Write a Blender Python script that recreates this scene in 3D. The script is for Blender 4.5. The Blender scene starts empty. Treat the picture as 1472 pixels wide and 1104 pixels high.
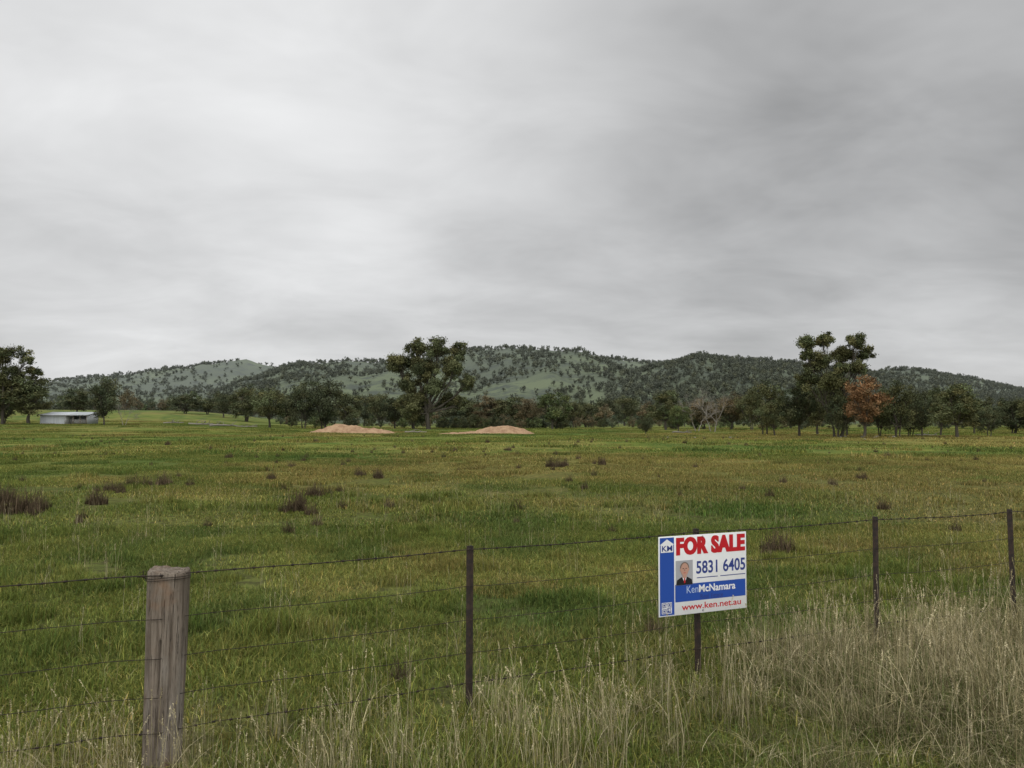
import bpy, math, random
import numpy as np
from mathutils import Vector
rng=np.random.default_rng(7); random.seed(7)
F=1150.0; TH=math.atan(51/1150); CH=2.0
sc=bpy.context.scene
def ray(px,py):
    u=(px-736)/F; v=(552-py)/F
    return u, math.cos(TH)-v*math.sin(TH), math.sin(TH)+v*math.cos(TH)
def at_depth(px,py,y):
    d=ray(px,py); s=y/d[1]; return (d[0]*s,y,CH+d[2]*s)

# ---------------------------------------------------------------- noise / terrain
def _h(ix,iy,seed):
    n=(ix.astype(np.int64)*374761393+iy.astype(np.int64)*668265263+seed*144269)&0x7fffffff
    n=((n^(n>>13))*1274126177)&0x7fffffff
    return ((n^(n>>16))&0xffff)/65535.0
def vnoise(x,y,seed=0):
    x=np.asarray(x,float);y=np.asarray(y,float)
    ix=np.floor(x);iy=np.floor(y);fx=x-ix;fy=y-iy
    fx=fx*fx*(3-2*fx);fy=fy*fy*(3-2*fy)
    a=_h(ix,iy,seed);b=_h(ix+1,iy,seed);c=_h(ix,iy+1,seed);d=_h(ix+1,iy+1,seed)
    return (a*(1-fx)+b*fx)*(1-fy)+(c*(1-fx)+d*fx)*fy
def fbm(x,y,seed=0,o=4):
    s=0;a=.5;t=0
    for i in range(o):
        s=s+a*vnoise(x*2**i,y*2**i,seed+i*17);t+=a;a*=.5
    return s/t
def sst(a,b,x):
    t=np.clip((x-a)/(b-a),0,1);return t*t*(3-2*t)
LAY=[(1900,950,[(-900,590),(-400,578),(0,560),(70,551),(130,544),(200,541),(250,535),(300,529),(350,526),(385,530),(430,537),(500,560),(560,590),(600,603)]),
     (1400,800,[(230,603),(330,560),(400,531),(430,524),(480,519),(550,520),(620,511),(680,505),(730,500),(760,500),(800,503),(840,508),(870,514),(950,522),(1020,534),(1100,552),(1200,572),(1300,603)]),
     (1080,520,[(790,603),(840,572),(880,547),(920,531),(960,523),(1020,514),(1080,516),(1130,521),(1180,527),(1230,536),(1280,548),(1340,572),(1400,603)]),
     (1500,800,[(1080,600),(1200,546),(1250,538),(1290,536),(1330,536),(1370,540),(1400,545),(1440,554),(1472,560),(1600,574),(1900,590)])]
def terrain(x,y,full=False):
    x=np.asarray(x,float);y=np.asarray(y,float)
    yy=np.maximum(y,1.0); px=736+F*x/yy
    z=(fbm(x*.25,y*.25,3,3)-.5)*.12*sst(0,8,np.abs(y))+ (fbm(x*.03,y*.03,5,2)-.5)*.5*sst(15,60,y)
    z=z+ (1-sst(150,480,px))*sst(95,150,y)*1.0+(1-sst(250,520,px))*sst(150,300,y)*4.5
    z=z+.45*(1-sst(-1.0,2.2,y))
    best=np.zeros_like(z);which=np.zeros(z.shape,int)
    for i,(D,W,pts) in enumerate(LAY):
        hp=603-np.interp(px,[p[0] for p in pts],[p[1] for p in pts])
        Hh=hp/F*D
        f=np.where(y<D,sst(D-W,D*1.03,y),1-sst(D*1.03,D+W,y))
        f=np.where(y<D,.55*f+.45*np.clip((y-(D-W))/W,0,1),f)
        n=fbm(px*.012,y*.004,31+i*7,3)
        m=Hh*f*(1+ .9*(n-.5)*4*f*(1-f))
        rough=(fbm(x*.02,y*.02,77,3)-.5)*8*np.clip(f*4*(hp>3),0,1)
        m=m+np.where(y<D*.97,rough,rough*.4)
        upd=m>best
        which=np.where(upd,i+1,which);best=np.where(upd,m,best)
    z=z+np.maximum(best,0)
    return (z,which) if full else z
def tz(x,y): return float(terrain(np.array([x]),np.array([y]))[0])
def lerp(a,b,f): return a+(b-a)*np.asarray(f)[...,None]
def fieldcol(x,y):
    """base colour of the pasture (green with faint yellow, seeding patches)"""
    n1=fbm(x*.045,y*.06,101,4);n2=fbm(x*.38,y*.38,102,4);n3=fbm(x*1.7,y*1.7,103,3);n4=fbm(x*.12,y*.12,104,3);n5=fbm(x*.9,y*.5,107,3)
    A=lambda *v:np.array(v)
    c=lerp(A(.104,.132,.031),A(.155,.178,.045),sst(.36,.64,n2))
    c=lerp(c,A(.070,.115,.028),sst(.50,.66,n4)*.8)
    c=lerp(c,A(.060,.098,.026),sst(.56,.68,n5)*.7)
    yl=lerp(A(.225,.192,.064),A(.210,.156,.058),sst(.4,.6,n3))
    b=n1*.5+n2*.3+n3*.2+sst(9,22,y)*.05-sst(70,150,y)*.03
    c=lerp(c,yl,sst(.50,.66,b)*.62)
    c=lerp(c,A(.195,.195,.060),sst(.58,.74,n3)*.4)
    return c

# ---------------------------------------------------------------- mesh helpers
def quads_mesh(name,V,Q,col=None,mi=None,mats=(),smooth=False):
    V=np.asarray(V,np.float32);Q=np.asarray(Q,np.int32)
    me=bpy.data.meshes.new(name);n=len(Q);k=Q.shape[1]
    me.vertices.add(len(V));me.vertices.foreach_set('co',V.ravel())
    me.loops.add(n*k);me.loops.foreach_set('vertex_index',Q.ravel())
    me.polygons.add(n);me.polygons.foreach_set('loop_start',np.arange(0,n*k,k,dtype=np.int32))
    for m in mats: me.materials.append(m)
    if mi is not None: me.polygons.foreach_set('material_index',np.asarray(mi,np.int32))
    if smooth: me.polygons.foreach_set('use_smooth',np.ones(n,bool))
    me.update(calc_edges=True)
    if col is not None:
        a=me.color_attributes.new('Col','FLOAT_COLOR','POINT')
        c=np.ones((len(V),4),np.float32);c[:,:3]=col
        a.data.foreach_set('color',c.ravel())
    return me
def obj(name,me,parent=None,loc=None,rot=None,scale=None,link=True):
    o=bpy.data.objects.new(name,me)
    if link: sc.collection.objects.link(o)
    if parent: o.parent=parent
    if loc is not None:o.location=loc
    if rot is not None:o.rotation_euler=rot
    if scale is not None:o.scale=scale
    return o
class Acc:
    def __init__(s): s.V=[];s.Q=[];s.C=[];s.M=[];s.n=0
    def add(s,V,Q,C,m=0):
        V=np.asarray(V,float);Q=np.asarray(Q,int)
        s.V.append(V);s.Q.append(Q+s.n);s.n+=len(V)
        C=np.asarray(C,float)
        if C.ndim==1:C=np.tile(C,(len(V),1))
        s.C.append(C);s.M.append(np.full(len(Q),m))
    def mesh(s,name,mats,smooth=False):
        return quads_mesh(name,np.vstack(s.V),np.vstack(s.Q),np.vstack(s.C),np.concatenate(s.M),mats,smooth)
def tube(P,R,n=6):
    P=np.asarray(P,float);k=len(P);R=np.broadcast_to(np.asarray(R,float),(k,))
    T=np.gradient(P,axis=0);T/=np.linalg.norm(T,axis=1)[:,None]+1e-9
    ref=np.array([0,0,1.]) if abs(T[0][2])<.8 else np.array([1.,0,0])
    A=np.cross(T,ref);A/=np.linalg.norm(A,axis=1)[:,None]+1e-9;B=np.cross(T,A)
    a=np.linspace(0,2*np.pi,n,endpoint=False)
    V=(P[:,None]+R[:,None,None]*(np.cos(a)[None,:,None]*A[:,None]+np.sin(a)[None,:,None]*B[:,None])).reshape(-1,3)
    i,j=np.meshgrid(np.arange(k-1),np.arange(n),indexing='ij');i=i.ravel();j=j.ravel();j2=(j+1)%n
    return V,np.stack([i*n+j,i*n+j2,(i+1)*n+j2,(i+1)*n+j],1)
def rdir(n):
    v=rng.normal(size=(n,3));return v/np.linalg.norm(v,axis=1)[:,None]
def leaves(C,size,asp=.5):
    n=len(C);a=rdir(n);b=np.cross(a,rdir(n));b/=np.linalg.norm(b,axis=1)[:,None]+1e-9
    s=size*(.6+.8*rng.random(n))[:,None];a=a*s;b=b*s*asp
    V=np.stack([C-a,C+b*1.0-a*.1,C+a,C-b*1.0+a*.1],1).reshape(-1,3)
    return V,np.arange(4*n).reshape(n,4)
def blades(n,rad,h0,h1,w,lean,segs=3):
    r=rad*np.sqrt(rng.random(n));t=rng.random(n)*6.283
    bx=r*np.cos(t);by=r*np.sin(t)
    h=h0+(h1-h0)*rng.random(n)**1.6;az=rng.random(n)*6.283;l=lean*(.15+rng.random(n))
    ww=w*(.6+.8*rng.random(n))
    V=np.zeros((n,segs+1,2,3))
    for k in range(segs+1):
        u=k/segs;wd=ww*(1-u)**.7*.5+ww*.04
        x=bx+np.cos(az)*l*h*u*u;y=by+np.sin(az)*l*h*u*u;z=h*u*(1-.35*np.minimum(l,1.6)*u)-.02*(k==0)
        V[:,k,0]=np.stack([x-np.sin(az)*wd,y+np.cos(az)*wd,z],1);V[:,k,1]=np.stack([x+np.sin(az)*wd,y-np.cos(az)*wd,z],1)
    base=np.arange(n)*(segs+1)*2
    Q=np.concatenate([np.stack([base+2*k,base+2*k+1,base+2*k+3,base+2*k+2],1) for k in range(segs)])
    return V.reshape(-1,3),Q,(segs+1)*2

# ---------------------------------------------------------------- material helpers
def newmat(name):
    m=bpy.data.materials.new(name);m.use_nodes=True;nt=m.node_tree;nt.nodes.clear()
    out=nt.nodes.new('ShaderNodeOutputMaterial');return m,nt,out
def N(nt,t,**kw):
    n=nt.nodes.new(t)
    for k,v in kw.items():
        if k.startswith('i_'): n.inputs[k[2:]].default_value=v
        else:setattr(n,k,v)
    return n
def mixc(nt,a,b,f,mode='MIX'):
    n=nt.nodes.new('ShaderNodeMix');n.data_type='RGBA';n.blend_type=mode;n.clamp_factor=True
    for s,v in ((n.inputs[0],f),(n.inputs[6],a),(n.inputs[7],b)):
        if hasattr(v,'is_linked'): nt.links.new(v,s)
        elif isinstance(v,(int,float)): s.default_value=v
        else: s.default_value=(*v,1)
    return n.outputs[2]
def math_(nt,op,a,b=0.0,clamp=False):
    n=nt.nodes.new('ShaderNodeMath');n.operation=op;n.use_clamp=clamp
    for s,v in ((n.inputs[0],a),(n.inputs[1],b)):
        if hasattr(v,'is_linked'): nt.links.new(v,s)
        else:s.default_value=v
    return n.outputs[0]
def mrange(nt,v,a,b,c=0.,d=1.):
    n=nt.nodes.new('ShaderNodeMapRange');n.interpolation_type='SMOOTHSTEP'
    nt.links.new(v,n.inputs[0])
    for i,x in enumerate((a,b,c,d)): n.inputs[i+1].default_value=x
    return n.outputs[0]
def posn(nt):
    g=nt.nodes.new('ShaderNodeNewGeometry');s=nt.nodes.new('ShaderNodeSeparateXYZ');nt.links.new(g.outputs['Position'],s.inputs[0])
    return g.outputs['Position'],s.outputs
def noise(nt,vec,scale,detail=3,rough=.5,mapscale=None,dist=0):
    if mapscale:
        m=nt.nodes.new('ShaderNodeMapping');m.inputs['Scale'].default_value=mapscale;nt.links.new(vec,m.inputs[0]);vec=m.outputs[0]
    n=nt.nodes.new('ShaderNodeTexNoise');n.inputs['Scale'].default_value=scale;n.inputs['Detail'].default_value=detail;n.inputs['Roughness'].default_value=rough;n.inputs['Distortion'].default_value=dist
    nt.links.new(vec,n.inputs['Vector']);return n.outputs['Fac']
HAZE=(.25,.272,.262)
def haze(nt,col,yout,k=3000.):  # distance haze painted into the base colour, growing with world Y
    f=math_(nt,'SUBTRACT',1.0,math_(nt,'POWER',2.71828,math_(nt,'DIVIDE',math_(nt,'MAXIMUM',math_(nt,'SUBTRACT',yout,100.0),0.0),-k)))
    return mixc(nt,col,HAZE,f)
def leafmat(name,transl=.25,usefield=False,rand=.35,hz=True):
    m,nt,out=newmat(name)
    at=N(nt,'ShaderNodeAttribute',attribute_name='Col');c=at.outputs['Color']
    if usefield:
        fa=N(nt,'ShaderNodeAttribute',attribute_name='fcol');fa.attribute_type='INSTANCER'
        c=mixc(nt,c,fa.outputs['Color'],1.0,'MULTIPLY')
    if rand:
        oi=N(nt,'ShaderNodeObjectInfo')
        r=math_(nt,'ADD',math_(nt,'MULTIPLY',oi.outputs['Random'],rand*2),1-rand)
        vm=nt.nodes.new('ShaderNodeVectorMath');vm.operation='SCALE';nt.links.new(c,vm.inputs[0]);nt.links.new(r,vm.inputs['Scale']);c=vm.outputs[0]
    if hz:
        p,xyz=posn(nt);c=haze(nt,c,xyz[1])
    d=N(nt,'ShaderNodeBsdfDiffuse');nt.links.new(c,d.inputs[0])
    if transl:
        t=N(nt,'ShaderNodeBsdfTranslucent');nt.links.new(c,t.inputs[0])
        mx=N(nt,'ShaderNodeMixShader');mx.inputs[0].default_value=transl
        nt.links.new(d.outputs[0],mx.inputs[1]);nt.links.new(t.outputs[0],mx.inputs[2]);nt.links.new(mx.outputs[0],out.inputs[0])
    else: nt.links.new(d.outputs[0],out.inputs[0])
    return m
M_grass=leafmat('grass_blades',.2,True,.18,False)
M_dry=leafmat('dry_grass',0,False,.3,False)
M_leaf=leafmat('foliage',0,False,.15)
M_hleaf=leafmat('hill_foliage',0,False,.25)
def plain(name,col,rough=.6,metal=0,spec=.3,nz=None):
    m,nt,out=newmat(name);b=N(nt,'ShaderNodeBsdfPrincipled',i_Roughness=rough,i_Metallic=metal);b.inputs['Specular IOR Level'].default_value=spec
    if nz:
        tc=N(nt,'ShaderNodeTexCoord');f=noise(nt,tc.outputs['Object'],nz[0],5,.65)
        nt.links.new(mixc(nt,col,nz[1],mrange(nt,f,.35,.7)),b.inputs['Base Color'])
    else:b.inputs['Base Color'].default_value=(*col,1)
    nt.links.new(b.outputs[0],out.inputs[0]);return m
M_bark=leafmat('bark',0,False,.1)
# ground
m,nt,out=newmat('paddock_ground');M_ground=m
p,xyz=posn(nt);at=N(nt,'ShaderNodeAttribute',attribute_name='Col');c=at.outputs['Color']
c=mixc(nt,c,(.055,.056,.024),math_(nt,'ADD',mrange(nt,xyz[1],14,60,.45,.0),math_(nt,'MULTIPLY',mrange(nt,noise(nt,p,5,3,.7),.42,.62),mrange(nt,xyz[1],15,70,.5,.15))))  # shade in grass gaps painted in: ground colour darkened nearer the camera
hc=mixc(nt,(.052,.066,.031),(.092,.114,.048),mrange(nt,noise(nt,p,.007,5,.6),.40,.62))
hc=mixc(nt,hc,(.028,.037,.021),mrange(nt,noise(nt,p,.02,5,.8),.46,.62))
c=mixc(nt,c,hc,mrange(nt,xyz[1],200,480))
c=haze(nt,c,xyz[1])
b=N(nt,'ShaderNodeBsdfDiffuse')
nt.links.new(c,b.inputs[0]);nt.links.new(b.outputs[0],out.inputs[0])

# ---------------------------------------------------------------- ground sheet
ys=[-60,-40,-25,-15,-9,-5,-3,-1.5,-.5]+list(np.arange(0,20,.5))
y=20.
while y<7000:
    ys.append(y);y+=max(.5,min(y*.018,22)) if y<2600 else y*.1
ys.append(9000);ys=np.array(ys);us=np.linspace(-1.25,1.25,361)
W=np.maximum(np.abs(ys),0)+60*np.exp(-np.abs(ys)/60)
X=W[:,None]*us[None,:];Y=np.repeat(ys[:,None],len(us),1);Z=terrain(X,Y)
V=np.stack([X,Y,Z],2).reshape(-1,3);nc=len(us)
i,j=np.meshgrid(np.arange(len(ys)-1),np.arange(nc-1),indexing='ij');i=i.ravel();j=j.ravel()
Q=np.stack([i*nc+j,i*nc+j+1,(i+1)*nc+j+1,(i+1)*nc+j],1)
obj('ground',quads_mesh('ground',V,Q,col=fieldcol(V[:,0],V[:,1]),mats=[M_ground],smooth=True))

# ---------------------------------------------------------------- scatter (geometry nodes)
def scatter(name,P,rz,s,idx,srcs):
    P=np.asarray(P,np.float32)
    me=bpy.data.meshes.new(name);me.vertices.add(len(P));me.vertices.foreach_set('co',P.ravel())
    a=me.attributes.new('rot','FLOAT_VECTOR','POINT');r=np.zeros((len(P),3),np.float32);r[:,2]=rz;a.data.foreach_set('vector',r.ravel())
    s=np.asarray(s,np.float32)
    if s.ndim==1:s=np.repeat(s[:,None],3,1)
    a=me.attributes.new('scl','FLOAT_VECTOR','POINT');a.data.foreach_set('vector',np.ascontiguousarray(s).ravel())
    a=me.attributes.new('idx','INT','POINT');a.data.foreach_set('value',np.asarray(idx,np.int32))
    a=me.attributes.new('fcol','FLOAT_VECTOR','POINT');a.data.foreach_set('vector',np.ascontiguousarray(fieldcol(P[:,0],P[:,1]),dtype=np.float32).ravel())
    col=bpy.data.collections.new(name+'_parts')
    for k,me2 in enumerate(srcs):
        col.objects.link(bpy.data.objects.new('%s_part_%02d'%(name,k),me2))
    o=obj(name,me);g=bpy.data.node_groups.new(name,'GeometryNodeTree')
    g.interface.new_socket('Geometry',in_out='INPUT',socket_type='NodeSocketGeometry');g.interface.new_socket('Geometry',in_out='OUTPUT',socket_type='NodeSocketGeometry')
    gi=g.nodes.new('NodeGroupInput');go=g.nodes.new('NodeGroupOutput');ip=g.nodes.new('GeometryNodeInstanceOnPoints')
    ci=g.nodes.new('GeometryNodeCollectionInfo');ci.inputs[0].default_value=col;ci.inputs['Separate Children'].default_value=True;ci.inputs['Reset Children'].default_value=True
    def na(n,t):
        q=g.nodes.new('GeometryNodeInputNamedAttribute');q.data_type=t;q.inputs[0].default_value=n
        return [x for x in q.outputs if x.enabled and x.name=='Attribute'][0]
    L=g.links.new
    L(gi.outputs[0],ip.inputs['Points']);L(ci.outputs[0],ip.inputs['Instance']);ip.inputs['Pick Instance'].default_value=True
    L(na('idx','INT'),ip.inputs['Instance Index']);L(na('rot','FLOAT_VECTOR'),ip.inputs['Rotation']);L(na('scl','FLOAT_VECTOR'),ip.inputs['Scale'])
    L(ip.outputs[0],go.inputs[0])
    md=o.modifiers.new('scatter','NODES');md.node_group=g
    return o
def wedge(n,d0,d1,k=.78):
    d=np.sqrt(d0*d0+(d1*d1-d0*d0)*rng.random(n));u=(rng.random(n)*2-1)*k
    return d*u,d
def patch(n,rad,h0,h1,w,lean,drf=.12,segs=3):
    V,Q,k=blades(n,rad,h0,h1,w,lean,segs)
    tone=.55+1.0*rng.random(n);c=np.stack([tone*(.85+.35*rng.random(n)),tone,tone*(.8+.4*rng.random(n))],1)
    dry=rng.random(n)<drf;c[dry]*=np.array([2.1,1.75,2.1])
    return quads_mesh('grass_patch',V,Q,np.repeat(c,k,0),mats=[M_grass])
near=[patch(900,.5,.03,.095,.006,1.3,.15,2) for _ in range(4)]+[patch(300,.20,.06,.19,.007,.9,.05,2) for _ in range(2)]
mid=[patch(900,1.2,.035,.10,.013,1.2,.15,2) for _ in range(4)]+[patch(260,.42,.08,.22,.013,.9,.12,2) for _ in range(2)]
farp=[patch(700,3.6,.05,.13,.04,.9,.12,2) for _ in range(4)]+[patch(400,1.5,.12,.30,.04,.8,.12,2)]
def field(name,n,d0,d1,srcs,ntall,sc0,sc1):
    x,y=wedge(n,d0,d1);z=terrain(x,y)
    tall=fbm(x*.7+9,y*.7,41,3);idx=np.where((tall>.54)&(rng.random(n)<.5),len(srcs)-1-rng.integers(0,ntall,n),rng.integers(0,len(srcs)-ntall,n))
    s=sc0+(sc1-sc0)*rng.random(n);s3=np.stack([s,s,s*(.4+1.15*fbm(x*.8,y*.8,51,3))],1)
    return scatter(name,np.stack([x,y,z],1),rng.random(n)*6.28,s3,idx,srcs)
field('paddock_grass',1150,3.3,15,near,2,.85,1.25)
field('paddock_grass_middle',1250,14,46,mid,2,.8,1.25)
field('paddock_grass_distant',1700,42,190,farp,1,.8,1.2)

def stalkmesh(n,rad,h0,h1,w,head,cols,mat,nb=0,lean=1.0):
    A=Acc()
    for _ in range(n):
        r=rad*math.sqrt(random.random());t=random.random()*6.28;h=h0+(h1-h0)*random.random()
        az=random.random()*6.28;l=.05+.35*random.random()**2
        u=np.linspace(0,1,6);P=np.stack([r*math.cos(t)+math.cos(az)*l*h*u**2,r*math.sin(t)+math.sin(az)*l*h*u**2,h*u*(1-.2*l*u)],1)
        c=np.array(cols[random.randrange(len(cols))])*(.8+.4*random.random())
        V,Q=tube(P,w*(1-.5*u),3);A.add(V,Q,c)
        m=24;tt=rng.random(m);hp=P[-1]+(P[-1]-P[-2])/np.linalg.norm(P[-1]-P[-2])*(tt*head-head*.5)[:,None]
        hp=hp+rng.normal(size=(m,3))*head*.05*(1-tt*.6)[:,None]
        V,Q=leaves(hp,head*.09,.28);A.add(V,Q,c*1.08)
    if nb:
        V,Q,k=blades(nb,rad*1.2,h0*.35,h1*.75,w*2.8,lean,3)
        c=np.array([cols[random.randrange(len(cols))] for _ in range(nb)])*(.6+.7*rng.random(nb))[:,None]
        A.add(V,Q,np.repeat(c,k,0))
    return A.mesh('stalks',[mat])
STRAW=[(.40,.35,.205),(.33,.28,.155),(.20,.18,.09),(.48,.42,.27)]
MIXC=[(.24,.205,.11),(.10,.125,.038),(.078,.108,.030),(.13,.115,.05),(.32,.28,.155),(.09,.11,.033),(.09,.072,.036)]
BROWN=[(.095,.070,.045),(.065,.052,.034),(.125,.092,.058)]
st=[stalkmesh(3,.12,.25,.5,.0016,.06,STRAW,M_dry,4) for _ in range(3)]
n=520;x,y=wedge(n,4.6,22);scatter('seed_stalks',np.stack([x,y,terrain(x,y)],1),rng.random(n)*6.28,.6+.5*rng.random(n),rng.integers(0,3,n),st)

# verge (roadside) long grass
vg=[stalkmesh(5,.16,.5,.8,.0019,.08,STRAW,M_dry,45,1.3) for _ in range(3)]+[stalkmesh(2,.18,.35,.6,.0018,.06,MIXC,M_dry,105,1.5) for _ in range(4)]+[stalkmesh(6,.14,.42,.66,.0018,.075,STRAW,M_dry,9,.8) for _ in range(3)]
pts=[]
fy=lambda x:5.657+.435*x
for _ in range(11000):
    x=random.uniform(-3.6,6.8);y=random.uniform(3.4,8.8);s=float(fy(x))-y
    if s<-.25: continue
    w=float(sst(.5,3.2,np.array(x)))
    dens=.14+.70*w
    if x<.4: dens=.0
    if s<.2: dens*=.5
    vn=float(vnoise(np.array([x*1.3]),np.array([y*1.3]),9)[0])
    if random.random()<dens*(.4+1.2*vn)*.5:
        sclv=(.46+.34*w)*random.uniform(.6,1.12)*(.75+.5*vn)
        if y<4.3: sclv*=.8
        pts.append((x,y,sclv,random.randrange(0,3) if random.random()<.3 else random.randrange(3,7)))
for _ in range(420):
    x=random.uniform(-3.4,3.8);s=random.uniform(-.3,1.5);y=float(fy(x))-s
    if y<3.7 or vnoise(np.array([x*2.2]),np.array([y*2.2]),19)[0]<.35:continue
    if 1.0<x<2.0 and 0<s<.7: continue
    pts.append((x,y,random.uniform(.55,1.05)*(1 if x>.2 else .8),random.randrange(7,10)))
pts=np.array(pts)
x,y=pts[:,0],pts[:,1]
scatter('verge_grass',np.stack([x,y,terrain(x,y)],1),rng.random(len(pts))*6.28,pts[:,2],pts[:,3].astype(int),vg)
print('verge',len(pts))

# dead thistle / rush clumps
tm=[stalkmesh(26,.16,.25,.42,.005,.08,BROWN,M_dry,130,.7) for _ in range(3)]
tp=[]
for (px,py,h) in [(425,734,1.35),(451,712,1.1),(232,698,1.2),(190,700,1.1),(142,725,1.2),(18,738,1.6),(48,735,1.4),(5,725,1.4),(156,706,.9),(543,688,1.0),(515,684,.9),(390,690,.9),(800,672,1.3),(812,671,1.1),(790,672,1.1),(865,670,1.1),(330,660,.9),(240,640,1.1),(455,635,1.1),(700,640,.9),(985,640,.9),(1120,795,1.0),(940,915,.55),(575,980,.5),(1240,690,.8),(1275,658,1.0),(655,650,.8),(730,650,.8),(580,652,.7)]:
    e=ray(px,py);y=-CH/e[2]*e[1];x=e[0]/e[1]*y
    tp.append((x,y,tz(x,y),h*.9))
    if h>=.8:
        for _ in range(3): tp.append((x+random.gauss(0,.16),y+random.gauss(0,.25),tz(x,y),h*random.uniform(.5,.75)))
for _ in range(240):
    y=random.uniform(14,100);x=y*random.uniform(-.75,.75);tp.append((x,y,tz(x,y),random.uniform(.3,.75)))
tp=np.array(tp)
scatter('dead_thistle_clumps',tp[:,:3],rng.random(len(tp))*6.28,tp[:,3],rng.integers(0,3,len(tp)),tm)

# ---------------------------------------------------------------- trees
GREY_BARK=(.085,.075,.06)
def treemesh(lobes,H,trunk_r,leafcol,nleaf,leafsize,fork=.3,stems=1,sub=7,subr=.5,bark=GREY_BARK,flat=.85):
    A=Acc();lc=np.array(leafcol)
    base=[np.array([random.uniform(-.5,.5)*(stems-1)*.6,random.uniform(-.4,.4)*(stems-1)*.5,-.3]) for _ in range(stems)]
    cx=np.mean([l[0] for l in lobes]);forks=[]
    for b0 in base:
        f=np.array([b0[0]*1.6+cx*.35+random.uniform(-.04,.04)*H,b0[1]*1.6,H*fork*random.uniform(.8,1.15)]);forks.append(f)
        u=np.linspace(0,1,6)[:,None];P=b0+(f-b0)*u+np.array([random.uniform(-1,1),random.uniform(-1,1),0])*.02*H*np.sin(u*3.14)
        r=trunk_r/stems**.5*(1-.35*u[:,0]);r[0]*=1.5
        V,Q=tube(P,r,8);A.add(V,Q,np.array(bark)*(.8+.4*random.random()),0)
    clumps=[]
    for (lx,ly,lz,rx,rz) in lobes:
        f=forks[random.randrange(len(forks))]
        c=np.array([lx,ly,lz]);top=c-np.array([0,0,rz*.25])
        mid=f*.45+top*.55+np.array([(top[0]-f[0])*.15,(top[1]-f[1])*.15,-.02*H+random.uniform(-.02,.04)*H])
        u=np.linspace(0,1,8)[:,None];P=f*(1-u)**2+2*mid*u*(1-u)+top*u**2
        P[1:-1]+=rng.normal(size=(6,3))*.008*H
        V,Q=tube(P,trunk_r*.5*(1-.8*u[:,0])*min(1,.5+rx/H*2),6);A.add(V,Q,np.array(bark)*(.75+.4*random.random()),0)
        for _ in range(sub):
            d=rdir(1)[0]
            cc=c+d*np.array([rx,rx,rz])*(.2+.75*random.random())
            rr=subr*rx*random.uniform(.4,1.15)
            clumps.append((cc,rr))
            u=np.linspace(0,1,4)[:,None];s0=P[random.randrange(4,8)]
            Pb=s0*(1-u)+cc*u+np.array([0,0,.1*rr])*np.sin(u*3.14)
            V,Q=tube(Pb,trunk_r*.11*(1-.7*u[:,0]),4);A.add(V,Q,np.array(bark)*.8,0)
    tot=sum(r**2 for _,r in clumps)
    for cc,rr in clumps:
        n=max(12,int(nleaf*rr**2/tot));d=rdir(n);d[:,2]=d[:,2]*.9+.04
        P=cc+d*rr*(rng.random(n)**.6)[:,None]*np.array([1,1,flat])
        P+=rng.normal(size=P.shape)*rr*.25
        V,Q=leaves(P,leafsize,.42)
        t=random.uniform(.55,1.5);hue=random.uniform(-.12,.12)
        c=lc*t*np.array([1+hue,1,1-hue*.5]);c=np.repeat(c*(.65+.7*rng.random(n))[:,None],4,0)
        A.add(V,Q,c,1)
    return A.mesh('tree',[M_bark,M_leaf])
def autolobes(H,W,th,n):
    L=[]
    zc=(th+H)/2;rz=(H-th)/2
    for k in range(n):
        a=k*2.399+random.random();t=(k+.5)/n
        zz=zc+rz*(1-2*t)*.66;rr=W*.5*.6*math.sqrt(max(.12,1-(1-2*t)**2*.8))*random.uniform(.5,1.15)
        s=W*.5*random.uniform(.34,.58)
        L.append((rr*math.cos(a),rr*math.sin(a),zz,s,min(s*.85,rz*.6)))
    return L
OL=(.094,.099,.046);DK=(.068,.076,.040);GR=(.096,.118,.048);BR=(.130,.105,.058);RD=(.22,.130,.066);GY=(.090,.105,.065)
VAR={}
def variant(kind,k):
    key=(kind,k)
    if key not in VAR:
        colr={'o':OL,'d':DK,'g':GR,'b':BR,'r':RD,'y':GY}[kind]
        W=random.uniform(6.4,8.2) if k%2 else random.uniform(5.2,6.4)
        VAR[key]=(treemesh(autolobes(8,W,random.uniform(.9,1.9) if k!=2 else .5,11),8,.2,colr,7500,.135,fork=.2,stems=1+(k%3),sub=8,subr=.5),W)
    return VAR[key]
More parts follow.
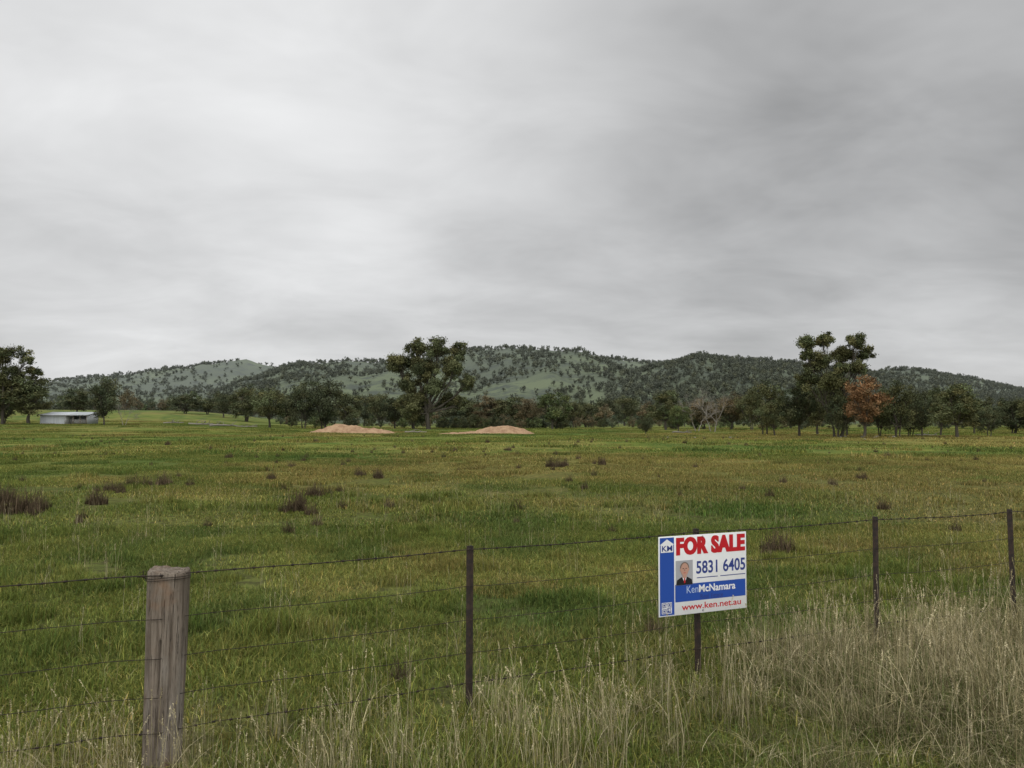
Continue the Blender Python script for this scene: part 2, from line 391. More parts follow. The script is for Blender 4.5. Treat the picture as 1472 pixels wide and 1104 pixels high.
TREES=[
 (112,50,554,210,'d'),(45,70,536,150,'o'),(153,58,538,140,'d'),(268,50,564,240,'d'),(298,44,570,250,'o'),(322,46,562,230,'d'),(352,52,550,215,'o'),(388,56,553,165,'o'),(412,48,562,220,'d'),
 (436,52,544,160,'d'),(466,66,540,163,'d'),(498,50,560,200,'o'),(524,50,564,240,'d'),(548,50,560,230,'o'),(568,46,568,170,'d'),(597,46,560,160,'o'),(650,56,570,200,'d'),(676,48,572,200,'o'),(704,52,570,190,'b'),(735,52,566,185,'o'),(760,52,568,180,'b'),
 (795,52,556,165,'g'),(822,46,574,210,'o'),(845,54,576,220,'o'),(870,48,570,240,'d'),(898,54,566,260,'o'),(928,26,598,110,'d'),(957,54,556,160,'o'),(975,36,580,140,'g'),(1012,52,570,170,'b'),(1050,54,562,165,'b'),(1078,48,556,160,'o'),
 (1100,60,543,115,'o'),(1113,44,570,104,'o'),(1148,58,550,98,'d'),(1175,50,546,110,'o'),(1202,50,560,93,'d'),(1216,42,554,103,'b'),(1238,64,532,89,'r'),(1264,50,560,96,'o'),(1286,54,543,93,'o'),(1306,44,558,100,'d'),(1324,52,556,95,'d'),(1350,50,552,104,'o'),(1374,68,544,90,'o'),(1400,46,564,108,'d'),(1420,42,580,95,'d'),
 (1455,58,570,115,'d'),(1490,60,562,110,'o'),(1540,70,550,105,'d'),(1600,80,555,120,'o'),(-70,90,520,150,'o'),(-130,80,530,150,'d'),(5,60,556,160,'d')]
cnt={}
for (px,w,top,d,kd) in TREES:
    k=cnt.get(kd,0);cnt[kd]=k+1
    me,Wv=variant(kd,k%4)
    x,y,zt=at_depth(px,top,d);z=tz(x,y);H=zt-z;ww=w/F*d*1.1
    nm={'r':'red_leaved_tree','b':'brown_gum_tree'}.get(kd,'gum_tree')
    obj(nm,me,loc=(x,y,z-.05),rot=(0,0,random.random()*6.28),scale=(ww/Wv,ww/Wv,H/8.2))
def lobes_px(px0,d,lst,ybase):
    L=[]
    for (a,b,rx,rz) in lst:
        _,_,zz=at_depth(a,b,d);X=(a-px0)/F*d;rxm=rx/F*d
        for q in range(2):
            L.append((X+random.uniform(-.15,.15)*rxm,random.uniform(-.6,.6)*rxm*1.2,zz-ybase,rxm*.85,rz/F*d*.95))
    return L
def bigtree(name,px0,d,lst,tr,colr,nleaf,ls,fork,stems,**kw):
    x,_,_=at_depth(px0,600,d);z=tz(x,d)
    L=lobes_px(px0,d,lst,z);H=max(l[2]+l[4] for l in L)
    obj(name,treemesh(L,H,tr,colr,nleaf,ls,fork,stems,**kw),loc=(x,d,z))
bigtree('large_gum_tree',618,158,[(630,500,24,18),(598,500,20,14),(658,504,18,16),(570,522,26,14),(610,528,30,20),(650,530,28,18),(670,548,18,16),(583,550,24,16),(625,555,30,18),(600,574,26,16),(645,576,26,16),(576,576,14,13),(663,580,14,13),(590,592,18,12)],.6,OL,64000,.19,.2,2,sub=12,subr=.37)
bigtree('tall_gum_tree',1203,94,[(1164,495,20,12),(1188,489,18,11),(1230,491,20,11),(1246,508,18,14),(1214,508,22,12),(1178,520,24,16),(1156,510,14,10),(1165,545,22,15),(1192,547,24,17),(1236,530,20,12),(1212,530,18,12),(1200,572,22,15)],.26,OL,50000,.115,.24,3,sub=11,subr=.40)
bigtree('spreading_gum_tree',2,150,[(10,510,26,16),(38,514,16,14),(-20,512,26,18),(-45,530,24,18),(15,537,26,18),(45,537,16,14),(-10,552,24,16),(30,562,22,15),(0,575,20,12)],.4,OL,36000,.18,.22,2,sub=10,subr=.38)
def baretree(H,seed):
    random.seed(seed);A=Acc()
    def br(p,d,L,r,lv):
        u=np.linspace(0,1,6)[:,None];dd=np.array(d);P=p+dd*L*u+rng.normal(size=(6,3))*L*.035*u
        V,Q=tube(P,r*(1-.55*u[:,0]),5);A.add(V,Q,np.array((.21,.19,.165))*(.8+.4*random.random()),0)
        if lv==0:return
        for _ in range(3 if lv>2 else 6):
            nd=dd+np.array([random.gauss(0,.55),random.gauss(0,.55),random.gauss(.1,.3)]);nd/=np.linalg.norm(nd)
            br(P[random.randrange(3,6)],nd,L*random.uniform(.55,.8),r*.48,lv-1)
    for s in range(2): br(np.array([s*.4,0,-.2]),np.array([.3*(s*2-1),.1,.95]),H*.33,H*.012,4)
    return A.mesh('bare_tree',[M_bark])
for (px,top,d) in [(1022,550,135),(1000,564,140),(178,578,138)]:
    x,y,zt=at_depth(px,top,d);z=tz(x,y);H=zt-z;me=baretree(8,px);o=obj('bare_dead_tree',me,loc=(x,y,z))
    co=np.zeros(len(me.vertices)*3,np.float32);me.vertices.foreach_get('co',co);o.scale=[H/co[2::3].max()]*3
random.seed(11)
dv=[treemesh(autolobes(8,random.uniform(6,9),.8,7),8,.16,c_,1500,.27,fork=.22,sub=5,subr=.6) for c_ in (OL,DK,GR,GY,BR,DK)]
P=[];S=[]
for _ in range(900):
    px=random.uniform(-500,1950);y=random.choice([random.uniform(205,300),random.uniform(300,520)])
    if px<560 and y<280: continue
    if px<250 and random.random()<.3: continue
    x=(px-736)/F*y;P.append((x,y,tz(x,y)));S.append(random.uniform(.55,1.25)*(1 if y>300 else .9))
scatter('distant_trees',P,rng.random(len(P))*6.28,np.array(S),rng.integers(0,6,len(P)),dv)
P=[];S=[]
for _ in range(340):
    px=random.uniform(400,1900);y=random.uniform(165,215)
    if random.random()<.3:px=random.uniform(630,820)
    x=(px-736)/F*y;P.append((x,y,tz(x,y)-.3));S.append(random.uniform(.22,.45))
scatter('scrub',P,rng.random(len(P))*6.28,np.array(S),rng.integers(0,6,len(P)),dv)
def lowtree(colr):
    A=Acc();V,Q=tube([(0,0,-.5),(0,0,.5)],[.03,.02],4);A.add(V,Q,GREY_BARK,0)
    for _ in range(6):
        c=np.array([random.uniform(-.28,.28),random.uniform(-.28,.28),random.uniform(.3,.8)]);n=24
        V,Q=leaves(c+rdir(n)*.22*(rng.random(n)**.5)[:,None],.085,.6)
        A.add(V,Q,np.array(colr)*random.uniform(.6,1.1),1)
    return A.mesh('hill_tree',[M_bark,M_hleaf])
hv=[lowtree(c_) for c_ in (DK,DK,OL,DK)]
n=60000;px=rng.uniform(-350,1850,n);y=np.sqrt(rng.uniform(430**2,1990**2,n));x=(px-736)/F*y
z,wh=terrain(x,y,True)
nm=fbm(x*.006,y*.006,91,3);nm2=fbm(x*.02,y*.02,95,2)
pr=np.where(wh==3,.95,np.where(wh==4,.7,np.where(wh==2,np.where(nm>.54,.5,.06)+.12*(nm2>.6),np.where(wh==1,np.where(nm>.53,.3,.06),.15))))
pr=pr*np.where((wh==2)&(px>870),2.0,1)
Ds=np.array([0,1900,1400,1080,1500])[wh];ridge=np.abs(y-Ds)<60
pr=np.where(ridge&(wh>0),np.maximum(pr,.22),pr)
pr=np.where(y>Ds+100,0,pr)
pr=np.where((wh==0),.05,pr)
keep=rng.random(n)<pr*.85
P=np.stack([x,y,z],1)[keep];k=len(P)
scatter('hill_trees',P,rng.random(k)*6.28,rng.uniform(4,9.5,k),rng.integers(0,4,k),hv)
print('hill trees',k)

# ---------------------------------------------------------------- dirt mounds
m,nt,out=newmat('mound_soil');tc=N(nt,'ShaderNodeTexCoord')
c=mixc(nt,(.36,.245,.15),(.24,.15,.09),mrange(nt,noise(nt,tc.outputs['Object'],1.2,6,.75),.38,.62));b=N(nt,'ShaderNodeBsdfPrincipled',i_Roughness=.95);b.inputs['Specular IOR Level'].default_value=.05
nt.links.new(c,b.inputs['Base Color']);nt.links.new(b.outputs[0],out.inputs[0]);M_soil=m
def mound(px,w,d,hfun,dep):
    x0,_,_=at_depth(px,610,d);Wm=w/F*d;nx,ny=110,40
    gx,gy=np.meshgrid(np.linspace(-.5,.5,nx),np.linspace(-.5,.5,ny))
    X=gx*Wm;Y=gy*dep;e=np.clip(1-(2*gy)**2,0,1)
    h=hfun(gx)*e**.8+ (fbm(X*1.2+px,Y*1.2,5,4)-.5)*.75*e*np.clip(1-(2*gx)**4,0,1)
    Z=terrain(X+x0,Y+d)+h-.08
    V=np.stack([X,Y,Z],2).reshape(-1,3);i,j=np.meshgrid(np.arange(ny-1),np.arange(nx-1),indexing='ij');i=i.ravel();j=j.ravel()
    Q=np.stack([i*nx+j,i*nx+j+1,(i+1)*nx+j+1,(i+1)*nx+j],1)
    obj('dirt_mound',quads_mesh('mound',V,Q,mats=[M_soil],smooth=True),loc=(x0,d,0))
mound(507,124,122,lambda g:1.15*np.clip(1-(2*g)**2,0,1)**.8*(1-.25*np.sin(g*9)),6)
mound(697,148,118,lambda g:.42*np.clip(1-(2*g)**2,0,1)+.85*np.clip(1-((g-.2)/.3)**2,0,1),6)

# ---------------------------------------------------------------- shed
def box(A,x0,x1,y0,y1,z0,z1,c,m=0):
    V=[(x,y,z) for z in (z0,z1) for (x,y) in ((x0,y0),(x1,y0),(x1,y1),(x0,y1))]
    A.add(V,[(0,3,2,1),(4,5,6,7),(0,1,5,4),(1,2,6,5),(2,3,7,6),(3,0,4,7)],c,m)
M_col=leafmat('painted_metal',0,False,0,False)
d=150.;xs,_,_=at_depth(58,600,d);xe,_,_=at_depth(125,600,d);zg=tz((xs+xe)/2,d);_,_,zt=at_depth(90,592,d);hh=zt-zg
sh=bpy.data.objects.new('farm_shed',None);sc.collection.objects.link(sh);sh.location=(xs,d,zg);L=xe-xs
def part(nm,fn,mats):
    A=Acc();fn(A);return obj(nm,A.mesh(nm,mats),parent=sh)
def walls(A):
    n=60
    for k in range(n):
        a=k/n*L*.52;b_=(k+1)/n*L*.52;o=.03*(k%2);t=random.uniform(.9,1.05)
        A.add([(a,-o,0),(b_,-.03+o,0),(b_,-.03+o,hh*.74),(a,-o,hh*.74)],[(0,1,2,3)],(.42*t,.44*t,.45*t))
    box(A,-.05,0,0,4,0,hh*.8,(.36,.37,.38));box(A,L,L+.05,0,4,0,hh*.8,(.36,.37,.38));box(A,0,L,4,4.05,0,hh*.9,(.3,.3,.3))
    box(A,L*.52,L*.55,.0,4,0,hh*.74,(.4,.4,.4))
def roof(A):
    n=50
    for k in range(n):
        a=-.3+k/n*(L+.6);b_=-.3+(k+1)/n*(L+.6);o=.025*(k%2)
        zf=hh*.76;zb=hh;t=random.uniform(.88,1.05)
        A.add([(a,-.4,zf+o),(b_,-.4,zf+.025-o),(b_,4.3,zb+.025-o),(a,4.3,zb+o)],[(0,1,2,3)],(.44*t,.46*t,.48*t) if k<30 else (.36*t,.38*t,.39*t))
    box(A,-.3,L+.3,-.46,-.42,hh*.70,hh*.76,(.46,.47,.49))
def posts(A):
    for q in (.7,.85,.99): box(A,L*q-.06,L*q+.06,0,.12,0,hh*.74,(.25,.22,.19))
    box(A,L*.56,L*.98,1.2,1.3,.1,.9,(.45,.44,.42))
part('walls',walls,[M_col]);part('roof',roof,[M_col]);part('posts',posts,[M_col])

# ---------------------------------------------------------------- fallen logs and rocks
def logmesh(seed):
    r=random.Random(seed);A=Acc();u=np.linspace(0,1,8);P=np.stack([u*5-2.5,rng.normal(size=8)*.1,.25+rng.normal(size=8)*.05],1)
    V,Q=tube(P,.2*(1-.5*u),7);A.add(V,Q,(.22,.20,.17))
    for _ in range(4):
        s=P[r.randrange(2,7)];P2=np.array([s,s+np.array([r.uniform(-.3,1),r.uniform(-.6,.6),r.uniform(.2,.9)])*.7,s+np.array([r.uniform(0,1.6),r.uniform(-1,1),r.uniform(.3,1.1)])])
        V,Q=tube(P2,[.09,.06,.02],5);A.add(V,Q,(.22,.20,.17))
    return A.mesh('log',[M_bark])
for k,(px,d,s) in enumerate([(290,160,1.1),(322,150,1.0),(355,155,.8),(250,170,.8),(598,128,.7),(980,125,.6),(1330,100,.5)]):
    x=(px-736)/F*d;obj('fallen_log',logmesh(k),loc=(x,d,tz(x,d)),rot=(0,0,random.uniform(-.5,.5)),scale=(s,s,s))
A=Acc()
for k in range(14):
    px=random.uniform(1195,1290) if k<9 else random.uniform(840,1150);d=random.uniform(82,94);x=(px-736)/F*d;s=random.uniform(.08,.18)
    u=np.linspace(-1,1,6);V,Q=tube(np.stack([u*s*1.2,0*u,0*u],1),s*np.sqrt(1.02-u*u),7);V=V*np.array([1,.8,.6])+rng.normal(size=V.shape)*s*.07+np.array([x,d,tz(x,d)+.06]);A.add(V,Q,np.array((.24,.22,.19))*random.uniform(.6,1.2))
obj('field_rocks',A.mesh('rocks',[M_bark]))

# ---------------------------------------------------------------- fence
fence=bpy.data.objects.new('wire_fence',None);sc.collection.objects.link(fence)
m,nt,out=newmat('rusty_steel');tc=N(nt,'ShaderNodeTexCoord')
c=mixc(nt,(.026,.020,.017),(.058,.036,.025),mrange(nt,noise(nt,tc.outputs['Object'],25,5,.7),.4,.65));b=N(nt,'ShaderNodeBsdfPrincipled',i_Roughness=.7,i_Metallic=.2)
nt.links.new(c,b.inputs['Base Color']);nt.links.new(b.outputs[0],out.inputs[0]);M_rust=m
M_wire=plain('rusted_wire',(.022,.018,.015),.6,.3,.3,(40,(.05,.033,.024)))
def picket(h):
    Lp,t=.027,.005;poly=[]
    for k in range(3):
        a=math.radians(90+120*k);ca,sa=math.cos(a),math.sin(a)
        poly+=[(Lp*ca+t/2*sa,Lp*sa-t/2*ca),(Lp*ca-t/2*sa,Lp*sa+t/2*ca)]
        a2=a+math.radians(60);poly.append((t/1.5*math.cos(a2),t/1.5*math.sin(a2)))
    V=[];n=len(poly);zs=[-.3,0]+list(np.linspace(.05,h,14))
    for z in zs: V+=[(p[0],p[1],z) for p in poly]
    Q=[(i*n+j,i*n+(j+1)%n,(i+1)*n+(j+1)%n,(i+1)*n+j) for i in range(len(zs)-1) for j in range(n)]
    me=bpy.data.meshes.new('picket');me.from_pydata(V,[],Q+[tuple((len(zs)-1)*n+j for j in range(n))]);me.materials.append(M_rust);return me
for k,(x,lean) in enumerate([(-.29,.004),(1.44,-.006),(3.16,.006),(4.80,-.014),(6.6,0),(8.4,.01),(10.2,0),(-3.9,0),(-5.7,0)]):
    y=fy(x);obj('star_picket_%d'%(k+1),picket(1.135),parent=fence,loc=(x,y,tz(x,y)),rot=(0,lean,random.uniform(-.3,.3)))
stops=[-7.5,-5.7,-3.9,-2.03,-.29,1.44,3.16,4.8,6.6,8.4,10.2,12]
def tzl(x): return tz(x,fy(x))
def wire(nm,z0,sag,r,barb):
    A=Acc();P=[]
    for a,b_ in zip(stops[:-1],stops[1:]):
        za=tzl(a);zb=tzl(b_)
        for u in np.linspace(0,1,14)[:-1]:
            x=a+(b_-a)*u
            oo=-.032-.09*math.exp(-((x+2.03)/.14)**2)
            P.append((x,fy(x)+oo,z0+za+(zb-za)*u-sag*4*u*(1-u)+random.gauss(0,.001)))
    P=np.array(P)
    V,Q=tube(P,r,5);A.add(V,Q,(1,1,1))
    if barb:
        seg=np.cumsum(np.r_[0,np.linalg.norm(np.diff(P,axis=0),axis=1)]);s=0
        while s<seg[-1]:
            c_=np.array([np.interp(s,seg,P[:,q]) for q in range(3)])
            for _ in range(2):
                dd=rdir(1)[0]*np.array([.5,.6,1]);dd=dd/np.linalg.norm(dd)*.016
                V,Q=tube([c_-dd,c_+dd],[.0016,.001],3);A.add(V,Q,(1,1,1))
            V,Q=tube([c_-np.array([.008,.0035,0]),c_+np.array([.008,.0035,0])],.0062,5);A.add(V,Q,(1,1,1))
            s+=.105+random.uniform(-.01,.01)
    obj(nm,A.mesh(nm,[M_wire]),parent=fence)
wire('barbed_wire_top',1.115,.014,.0034,True)
wire('wire_2',.865,.012,.0022,False);wire('wire_3',.64,.015,.0022,False);wire('wire_4',.42,.012,.0022,False);wire('barbed_wire_low',.22,.012,.0022,True)

# wooden post
m,nt,out=newmat('weathered_wood');tc=N(nt,'ShaderNodeTexCoord')
o_=tc.outputs['Object']
g1=noise(nt,o_,1,6,.7,(38,38,2.2));g2=noise(nt,o_,1,4,.6,(9,9,1.4));g3=noise(nt,o_,1,5,.7,(110,110,5))
c=mixc(nt,(.27,.225,.18),(.155,.125,.097),mrange(nt,g1,.38,.62));c=mixc(nt,c,(.36,.325,.28),mrange(nt,g2,.48,.70,0,.75));c=mixc(nt,c,(.035,.028,.022),mrange(nt,g3,.55,.66,0,.9))
c=mixc(nt,c,(.27,.145,.075),mrange(nt,noise(nt,o_,5,3,.5),.56,.72,0,.45))
b=N(nt,'ShaderNodeBsdfPrincipled',i_Roughness=.9);b.inputs['Specular IOR Level'].default_value=.1
nt.links.new(c,b.inputs['Base Color']);bp=N(nt,'ShaderNodeBump',i_Strength=1.0,i_Distance=.015);nt.links.new(math_(nt,'ADD',g1,g3),bp.inputs['Height']);nt.links.new(bp.outputs[0],b.inputs['Normal'])
nt.links.new(b.outputs[0],out.inputs[0]);M_wood=m
def woodpost():
    nr,na=60,96;hz=1.13;V=[]
    cr=[(-1.2,.014,.04,.1,1.0),(-1.75,.022,.04,.0,.75),(-2.3,.014,.04,.45,1.13),(-.6,.016,.045,.1,.8),(.8,.02,.06,0,1.1),(2.2,.02,.06,0,1.1)]
    for i in range(nr):
        z=-.25+(hz+.25)*i/(nr-1);t=max(z,0)/hz
        for j in range(na):
            a=2*math.pi*j/na
            ca,sa=math.cos(a),math.sin(a);r=.108/((abs(ca)**3.2+abs(sa)**3.2)**(1/3.2))*(.97+.06*t)
            r*=1+.09*(float(vnoise(np.array([ca*2+5]),np.array([sa*2+z*1.6]),3)[0])-.5)+.035*(float(vnoise(np.array([a*9]),np.array([z*1.3]),5)[0])-.5)
            for (a0,dp,wd,z0,z1) in cr:
                da=(a-(a0+.05*math.sin(z*5+a0))+math.pi)%(2*math.pi)-math.pi
                if z0<=z<=z1: r-=dp*math.exp(-(da/wd)**2)*min(1,(z-z0)*6+.15)
            zz=z
            if i>=nr-1: r*=.955
            if i==nr-2: zz=hz-.008
            V.append((r*ca,r*sa*.95,zz+(.005*math.sin(a*3+1)+.003*math.sin(a*11)-.004*ca if i>=nr-2 else 0)))
    Q=[(i*na+j,i*na+(j+1)%na,(i+1)*na+(j+1)%na,(i+1)*na+j) for i in range(nr-1) for j in range(na)]
    b0=len(V)
    for s in (.66,.33):
        for j in range(na):
            v=V[(nr-1)*na+j];V.append((v[0]*s,v[1]*s,hz+(v[2]-hz)*s+.004*math.sin(j*.9)*s-.003))
    rings=[(nr-1)*na,b0,b0+na]
    for p_,q_ in zip(rings[:-1],rings[1:]):
        Q+=[(p_+j,p_+(j+1)%na,q_+(j+1)%na,q_+j) for j in range(na)]
    V.append((0,0,hz-.004));Q+=[(rings[2]+j,rings[2]+(j+1)%na,len(V)-1) for j in range(na)]
    me=bpy.data.meshes.new('post');me.from_pydata(V,[],Q);me.materials.append(M_wood)
    for p_ in me.polygons:p_.use_smooth=True
    return me
wp=bpy.data.objects.new('wooden_fence_post',None);sc.collection.objects.link(wp)
x=-2.045;y=fy(x);wp.location=(x,y,tz(x,y));wp.rotation_euler=(0,.016,math.radians(12))
obj('timber',woodpost(),parent=wp)
A=Acc()
for z in (1.085,1.098):
    a=np.linspace(0,6.283,49);r=.118/((np.abs(np.cos(a))**3.2+np.abs(np.sin(a))**3.2)**(1/3.2))
    V,Q=tube(np.stack([r*np.cos(a),r*np.sin(a)*.96,z+.006*np.sin(a*2+z*9)],1),.0018,5);A.add(V,Q,(1,1,1))
for _ in range(4):
    c_=np.array([-.118,-.06,1.10]);V,Q=tube([c_,c_+rng.normal(size=3)*.02,c_+np.array([random.uniform(-.05,0),random.uniform(-.03,.03),random.uniform(-.02,.04)])],.0024,4);A.add(V,Q,(1,1,1))
obj('wire_ties',A.mesh('ties',[M_wire]),parent=wp)

# ---------------------------------------------------------------- sign
xa,xb=1.105,1.862;ya=fy(xa)-.05;yb=fy(xb)-.05
sign=bpy.data.objects.new('for_sale_sign',None);sc.collection.objects.link(sign)
sw=math.hypot(xb-xa,yb-ya);sh_=.60;sign.location=(xa,ya,.512);sign.rotation_euler=(0,math.radians(.2),math.atan2(yb-ya,xb-xa))
def smat(n,c,r=.35): return plain(n,c,r,0,.4)
W_=plain('sign_white',(.80,.80,.80),.4,0,.4,(6,(.73,.74,.73)));BL=smat('sign_blue',(.02,.075,.36));RE=smat('sign_red',(.50,.012,.02));NV=smat('sign_navy',(.03,.05,.22));BK=smat('sign_black',(.015,.015,.018));SK=smat('sign_skin',(.50,.29,.22));HR=smat('sign_hair',(.16,.12,.09));GB=smat('portrait_backdrop',(.38,.38,.40));LB=smat('sign_pale_blue',(.42,.52,.72));WH=smat('sign_print_white',(.80,.80,.80))
def sbox(nm,x0,x1,z0,z1,y0,y1,mat,bev=0):
    A=Acc();box(A,x0,x1,y0,y1,z0,z1,(1,1,1));o=obj(nm,A.mesh(nm,[mat]),parent=sign)
    if bev:
        md=o.modifiers.new('b','BEVEL');md.width=bev;md.segments=2
    return o
sbox('board',0,sw,0,sh_,0,.006,W_,.0015)
def poly(nm,pts,mat,lay):
    me=bpy.data.meshes.new(nm);me.from_pydata([(p[0]*sw,-.0009*lay,(1-p[1])*sh_) for p in pts],[],[tuple(range(len(pts)))]);me.materials.append(mat)
    return obj(nm,me,parent=sign)
def rect(nm,u0,u1,v0,v1,mat,lay): return poly(nm,[(u0,v1),(u1,v1),(u1,v0),(u0,v0)],mat,lay)
def ell(nm,u,v,ru,rv,mat,lay,a0=0,a1=6.283,n=28):
    return poly(nm,[(u+ru*math.cos(a0+(a1-a0)*k/n),v-rv*math.sin(a0+(a1-a0)*k/n)) for k in range(n)],mat,lay)
def text(nm,body,u0,u1,v0,v1,mat,lay,bold=0.,space=1.):
    cu=bpy.data.curves.new(nm,'FONT');cu.body=body;cu.offset=bold;cu.space_character=space;cu.resolution_u=4
    t=bpy.data.objects.new('tmp',cu);sc.collection.objects.link(t);bpy.context.view_layer.update()
    me=bpy.data.meshes.new_from_object(t.evaluated_get(bpy.context.evaluated_depsgraph_get()));bpy.data.objects.remove(t)
    n=len(me.vertices);co=np.zeros(n*3,np.float32);me.vertices.foreach_get('co',co);co=co.reshape(-1,3)
    mn=co.min(0);mx=co.max(0);q=np.zeros_like(co)
    q[:,0]=(u0+(co[:,0]-mn[0])/(mx[0]-mn[0])*(u1-u0))*sw;q[:,2]=((1-v1)+(co[:,1]-mn[1])/(mx[1]-mn[1])*(v1-v0))*sh_;q[:,1]=-.0009*lay
    me.vertices.foreach_set('co',q.ravel());me.materials.clear();me.materials.append(mat);me.update()
    return obj(nm,me,parent=sign)
rect('blue_strip',.012,.168,.015,.985,BL,1)
poly('logo_house',[(.022,.20),(.158,.20),(.158,.105),(.170,.105),(.090,.035),(.010,.105),(.022,.105)],WH,2)
text('logo_letters','KM',.034,.148,.115,.185,NV,3,.02)
# heavy headline: three slightly shifted copies of the lettering make the strokes bold
for k,du in enumerate((-.0055,0,.0055)):
    text('headline_%d'%(k+1),'FOR SALE',.196+du,.980+du,.022,.250,RE,1+k*.12,.05,1.07)
text('phone_number','5831 6405',.415,.985,.335,.50,NV,1,.02)
rect('small_print_line_a',.42,.66,.545,.555,NV,1);rect('small_print_line_b',.69,.985,.545,.555,NV,1)
rect('blue_band',.178,.985,.615,.835,BL,1)
text('agent_first_name','Ken',.305,.435,.64,.735,LB,2,.0)
text('agent_last_name','McNamara',.443,.865,.64,.735,WH,2,.022)
text('agent_tagline','Real Estate',.46,.72,.76,.82,NV,2,.005)
text('website','www.ken.net.au',.25,.93,.865,.945,RE,1,.015)
rect('portrait',.185,.375,.315,.625,GB,2)
poly('portrait_suit',[(.188,.623),(.198,.56),(.245,.525),(.315,.525),(.362,.56),(.372,.623)],BK,3)
poly('portrait_shirt',[(.255,.525),(.305,.525),(.281,.60)],WH,4);poly('portrait_tie',[(.274,.535),(.287,.535),(.290,.59),(.281,.605),(.272,.59)],RE,5)
poly('portrait_neck',[(.260,.50),(.301,.50),(.303,.528),(.281,.545),(.258,.528)],SK,5)
ell('portrait_hair',.281,.405,.050,.070,HR,5);ell('portrait_face',.281,.43,.043,.082,SK,6)
ell('portrait_ear_l',.237,.43,.008,.018,SK,5.5);ell('portrait_ear_r',.325,.43,.008,.018,SK,5.5)
for u in (.265,.297): rect('portrait_eye',u-.008,u+.008,.412,.420,BK,7)
rect('portrait_mouth',.268,.294,.468,.474,RE,7);rect('portrait_nose',.278,.284,.425,.45,HR,7)
rect('qr_back',.030,.140,.825,.965,WH,2)
A=Acc();nq=17
for i in range(nq):
    for j in range(nq):
        on=random.random()<.5
        for (ci,cj) in ((3,3),(3,13),(13,3)):
            mx_=max(abs(i-ci),abs(j-cj))
            if mx_<=4: on=(mx_ in (0,1,3))
        if on:
            u=.036+i*.0058;v=.832+j*.0074
            A.add([(u*sw,-.0027,(1-v-.0074)*sh_),((u+.0058)*sw,-.0027,(1-v-.0074)*sh_),((u+.0058)*sw,-.0027,(1-v)*sh_),(u*sw,-.0027,(1-v)*sh_)],[(0,1,2,3)],(1,1,1))
obj('qr_code',A.mesh('qr',[NV]),parent=sign)
A=Acc()
for (u,v) in ((.49,.03),(.49,.97)):
    V,Q=tube([(u*sw,-.004,(1-v)*sh_),(u*sw,.0,(1-v)*sh_)],[.006,.008],8);A.add(V,Q,(1,1,1))
obj('bolts',A.mesh('bolts',[M_wire]),parent=sign)

# ---------------------------------------------------------------- world
w=bpy.data.worlds.new('World');sc.world=w;w.use_nodes=True;nt=w.node_tree;nt.nodes.clear()
out=nt.nodes.new('ShaderNodeOutputWorld');tc=N(nt,'ShaderNodeTexCoord');G=tc.outputs['Generated']
sp=N(nt,'ShaderNodeSeparateXYZ');nt.links.new(G,sp.inputs[0]);zc=math_(nt,'MAXIMUM',sp.outputs[2],0.0)
pz=math_(nt,'ADD',zc,.22)
cb=N(nt,'ShaderNodeCombineXYZ');nt.links.new(math_(nt,'DIVIDE',sp.outputs[0],pz),cb.inputs[0]);nt.links.new(math_(nt,'DIVIDE',sp.outputs[1],pz),cb.inputs[1])
n1=noise(nt,cb.outputs[0],.8,5,.52,(.85,1,1),.3);n2=noise(nt,cb.outputs[0],2.3,4,.6,(.8,1.05,1),.4)
def blob(px,py,k):
    d=np.array(ray(px,py));d/=np.linalg.norm(d)
    v=nt.nodes.new('ShaderNodeVectorMath');v.operation='DOT_PRODUCT';nt.links.new(G,v.inputs[0]);v.inputs[1].default_value=d
    return math_(nt,'POWER',2.71828,math_(nt,'MULTIPLY',math_(nt,'SUBTRACT',v.outputs['Value'],1.0),k))
def add(a,b_):return math_(nt,'ADD',a,b_)
def mul(a,b_):return math_(nt,'MULTIPLY',a,b_)
s=add(.56,mul(blob(380,60,12),.31))
s=add(s,mul(blob(1250,230,14),-.19))
s=add(s,mul(blob(900,330,50),-.08))
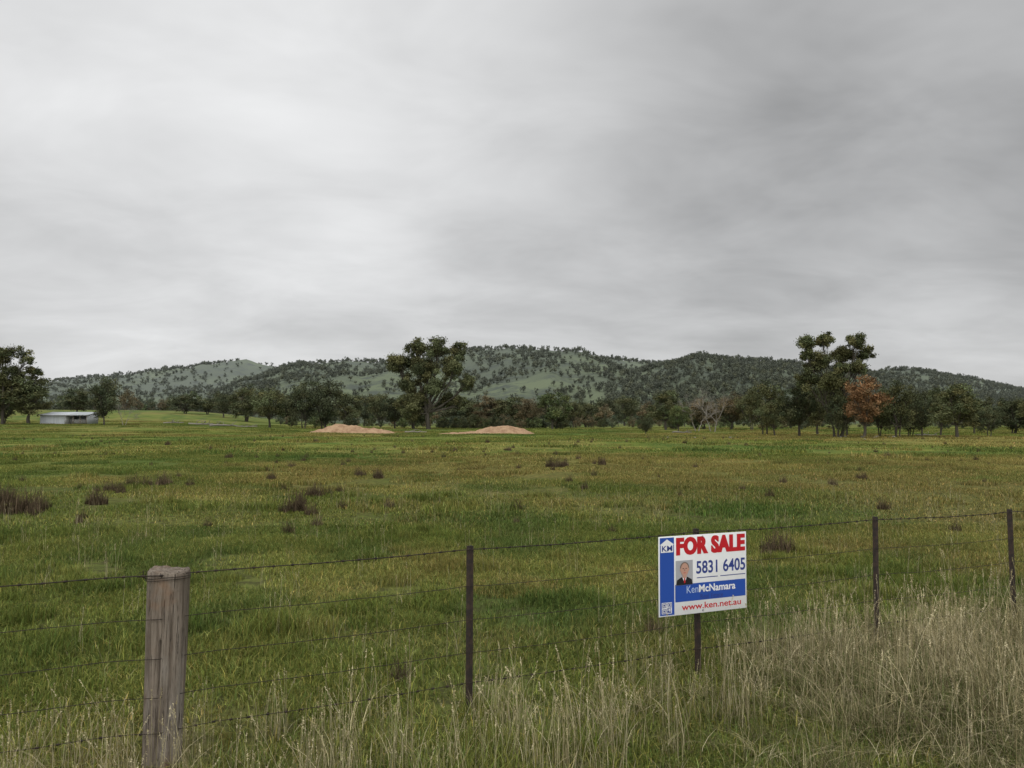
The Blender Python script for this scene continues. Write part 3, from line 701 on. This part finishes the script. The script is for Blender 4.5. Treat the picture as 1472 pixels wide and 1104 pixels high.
s=add(s,mul(blob(950,475,80),.12));s=add(s,mul(blob(1350,410,80),.15));s=add(s,mul(blob(1150,470,60),.06))
s=add(s,mul(math_(nt,'SUBTRACT',n1,.5),.66));s=add(s,mul(math_(nt,'SUBTRACT',n2,.5),.34))
s=add(s,mul(mrange(nt,sp.outputs[2],.5,.95),1.0))
s=add(s,mul(mrange(nt,mul(sp.outputs[1],-1.0),-.1,.7),.7))
s=math_(nt,'MAXIMUM',s,.15)
cl=N(nt,'ShaderNodeCombineColor')
nt.links.new(mul(s,.985),cl.inputs[0]);nt.links.new(mul(s,.99),cl.inputs[1]);nt.links.new(mul(s,.995),cl.inputs[2])
sky=N(nt,'ShaderNodeTexSky');sky.sky_type='NISHITA';sky.sun_disc=False;sky.sun_elevation=math.radians(55);sky.sun_rotation=math.radians(200)
b1=N(nt,'ShaderNodeBackground',i_Strength=1.0);nt.links.new(cl.outputs[0],b1.inputs[0])
b2=N(nt,'ShaderNodeBackground',i_Strength=.05);nt.links.new(sky.outputs[0],b2.inputs[0])
mx=N(nt,'ShaderNodeMixShader');mx.inputs[0].default_value=.06;nt.links.new(b1.outputs[0],mx.inputs[1]);nt.links.new(b2.outputs[0],mx.inputs[2]);nt.links.new(mx.outputs[0],out.inputs[0])
sl=bpy.data.lights.new('sun','SUN');sl.energy=.9;sl.angle=math.radians(25);sl.color=(1,.97,.93)
so=bpy.data.objects.new('sun',sl);sc.collection.objects.link(so)
az=math.radians(200);el=math.radians(55)
sd=Vector((math.sin(az)*math.cos(el),math.cos(az)*math.cos(el),math.sin(el)));so.rotation_euler=sd.to_track_quat('Z','Y').to_euler()
cam=bpy.data.cameras.new('camera');cam.sensor_width=36;cam.lens=F/1472*36;cam.clip_end=20000;cam.clip_start=.05
co=bpy.data.objects.new('camera',cam);sc.collection.objects.link(co);co.location=(0,0,CH);co.rotation_euler=(math.pi/2+TH,0,0);sc.camera=co
sc.view_settings.view_transform='Standard';sc.view_settings.look='None';sc.view_settings.exposure=0
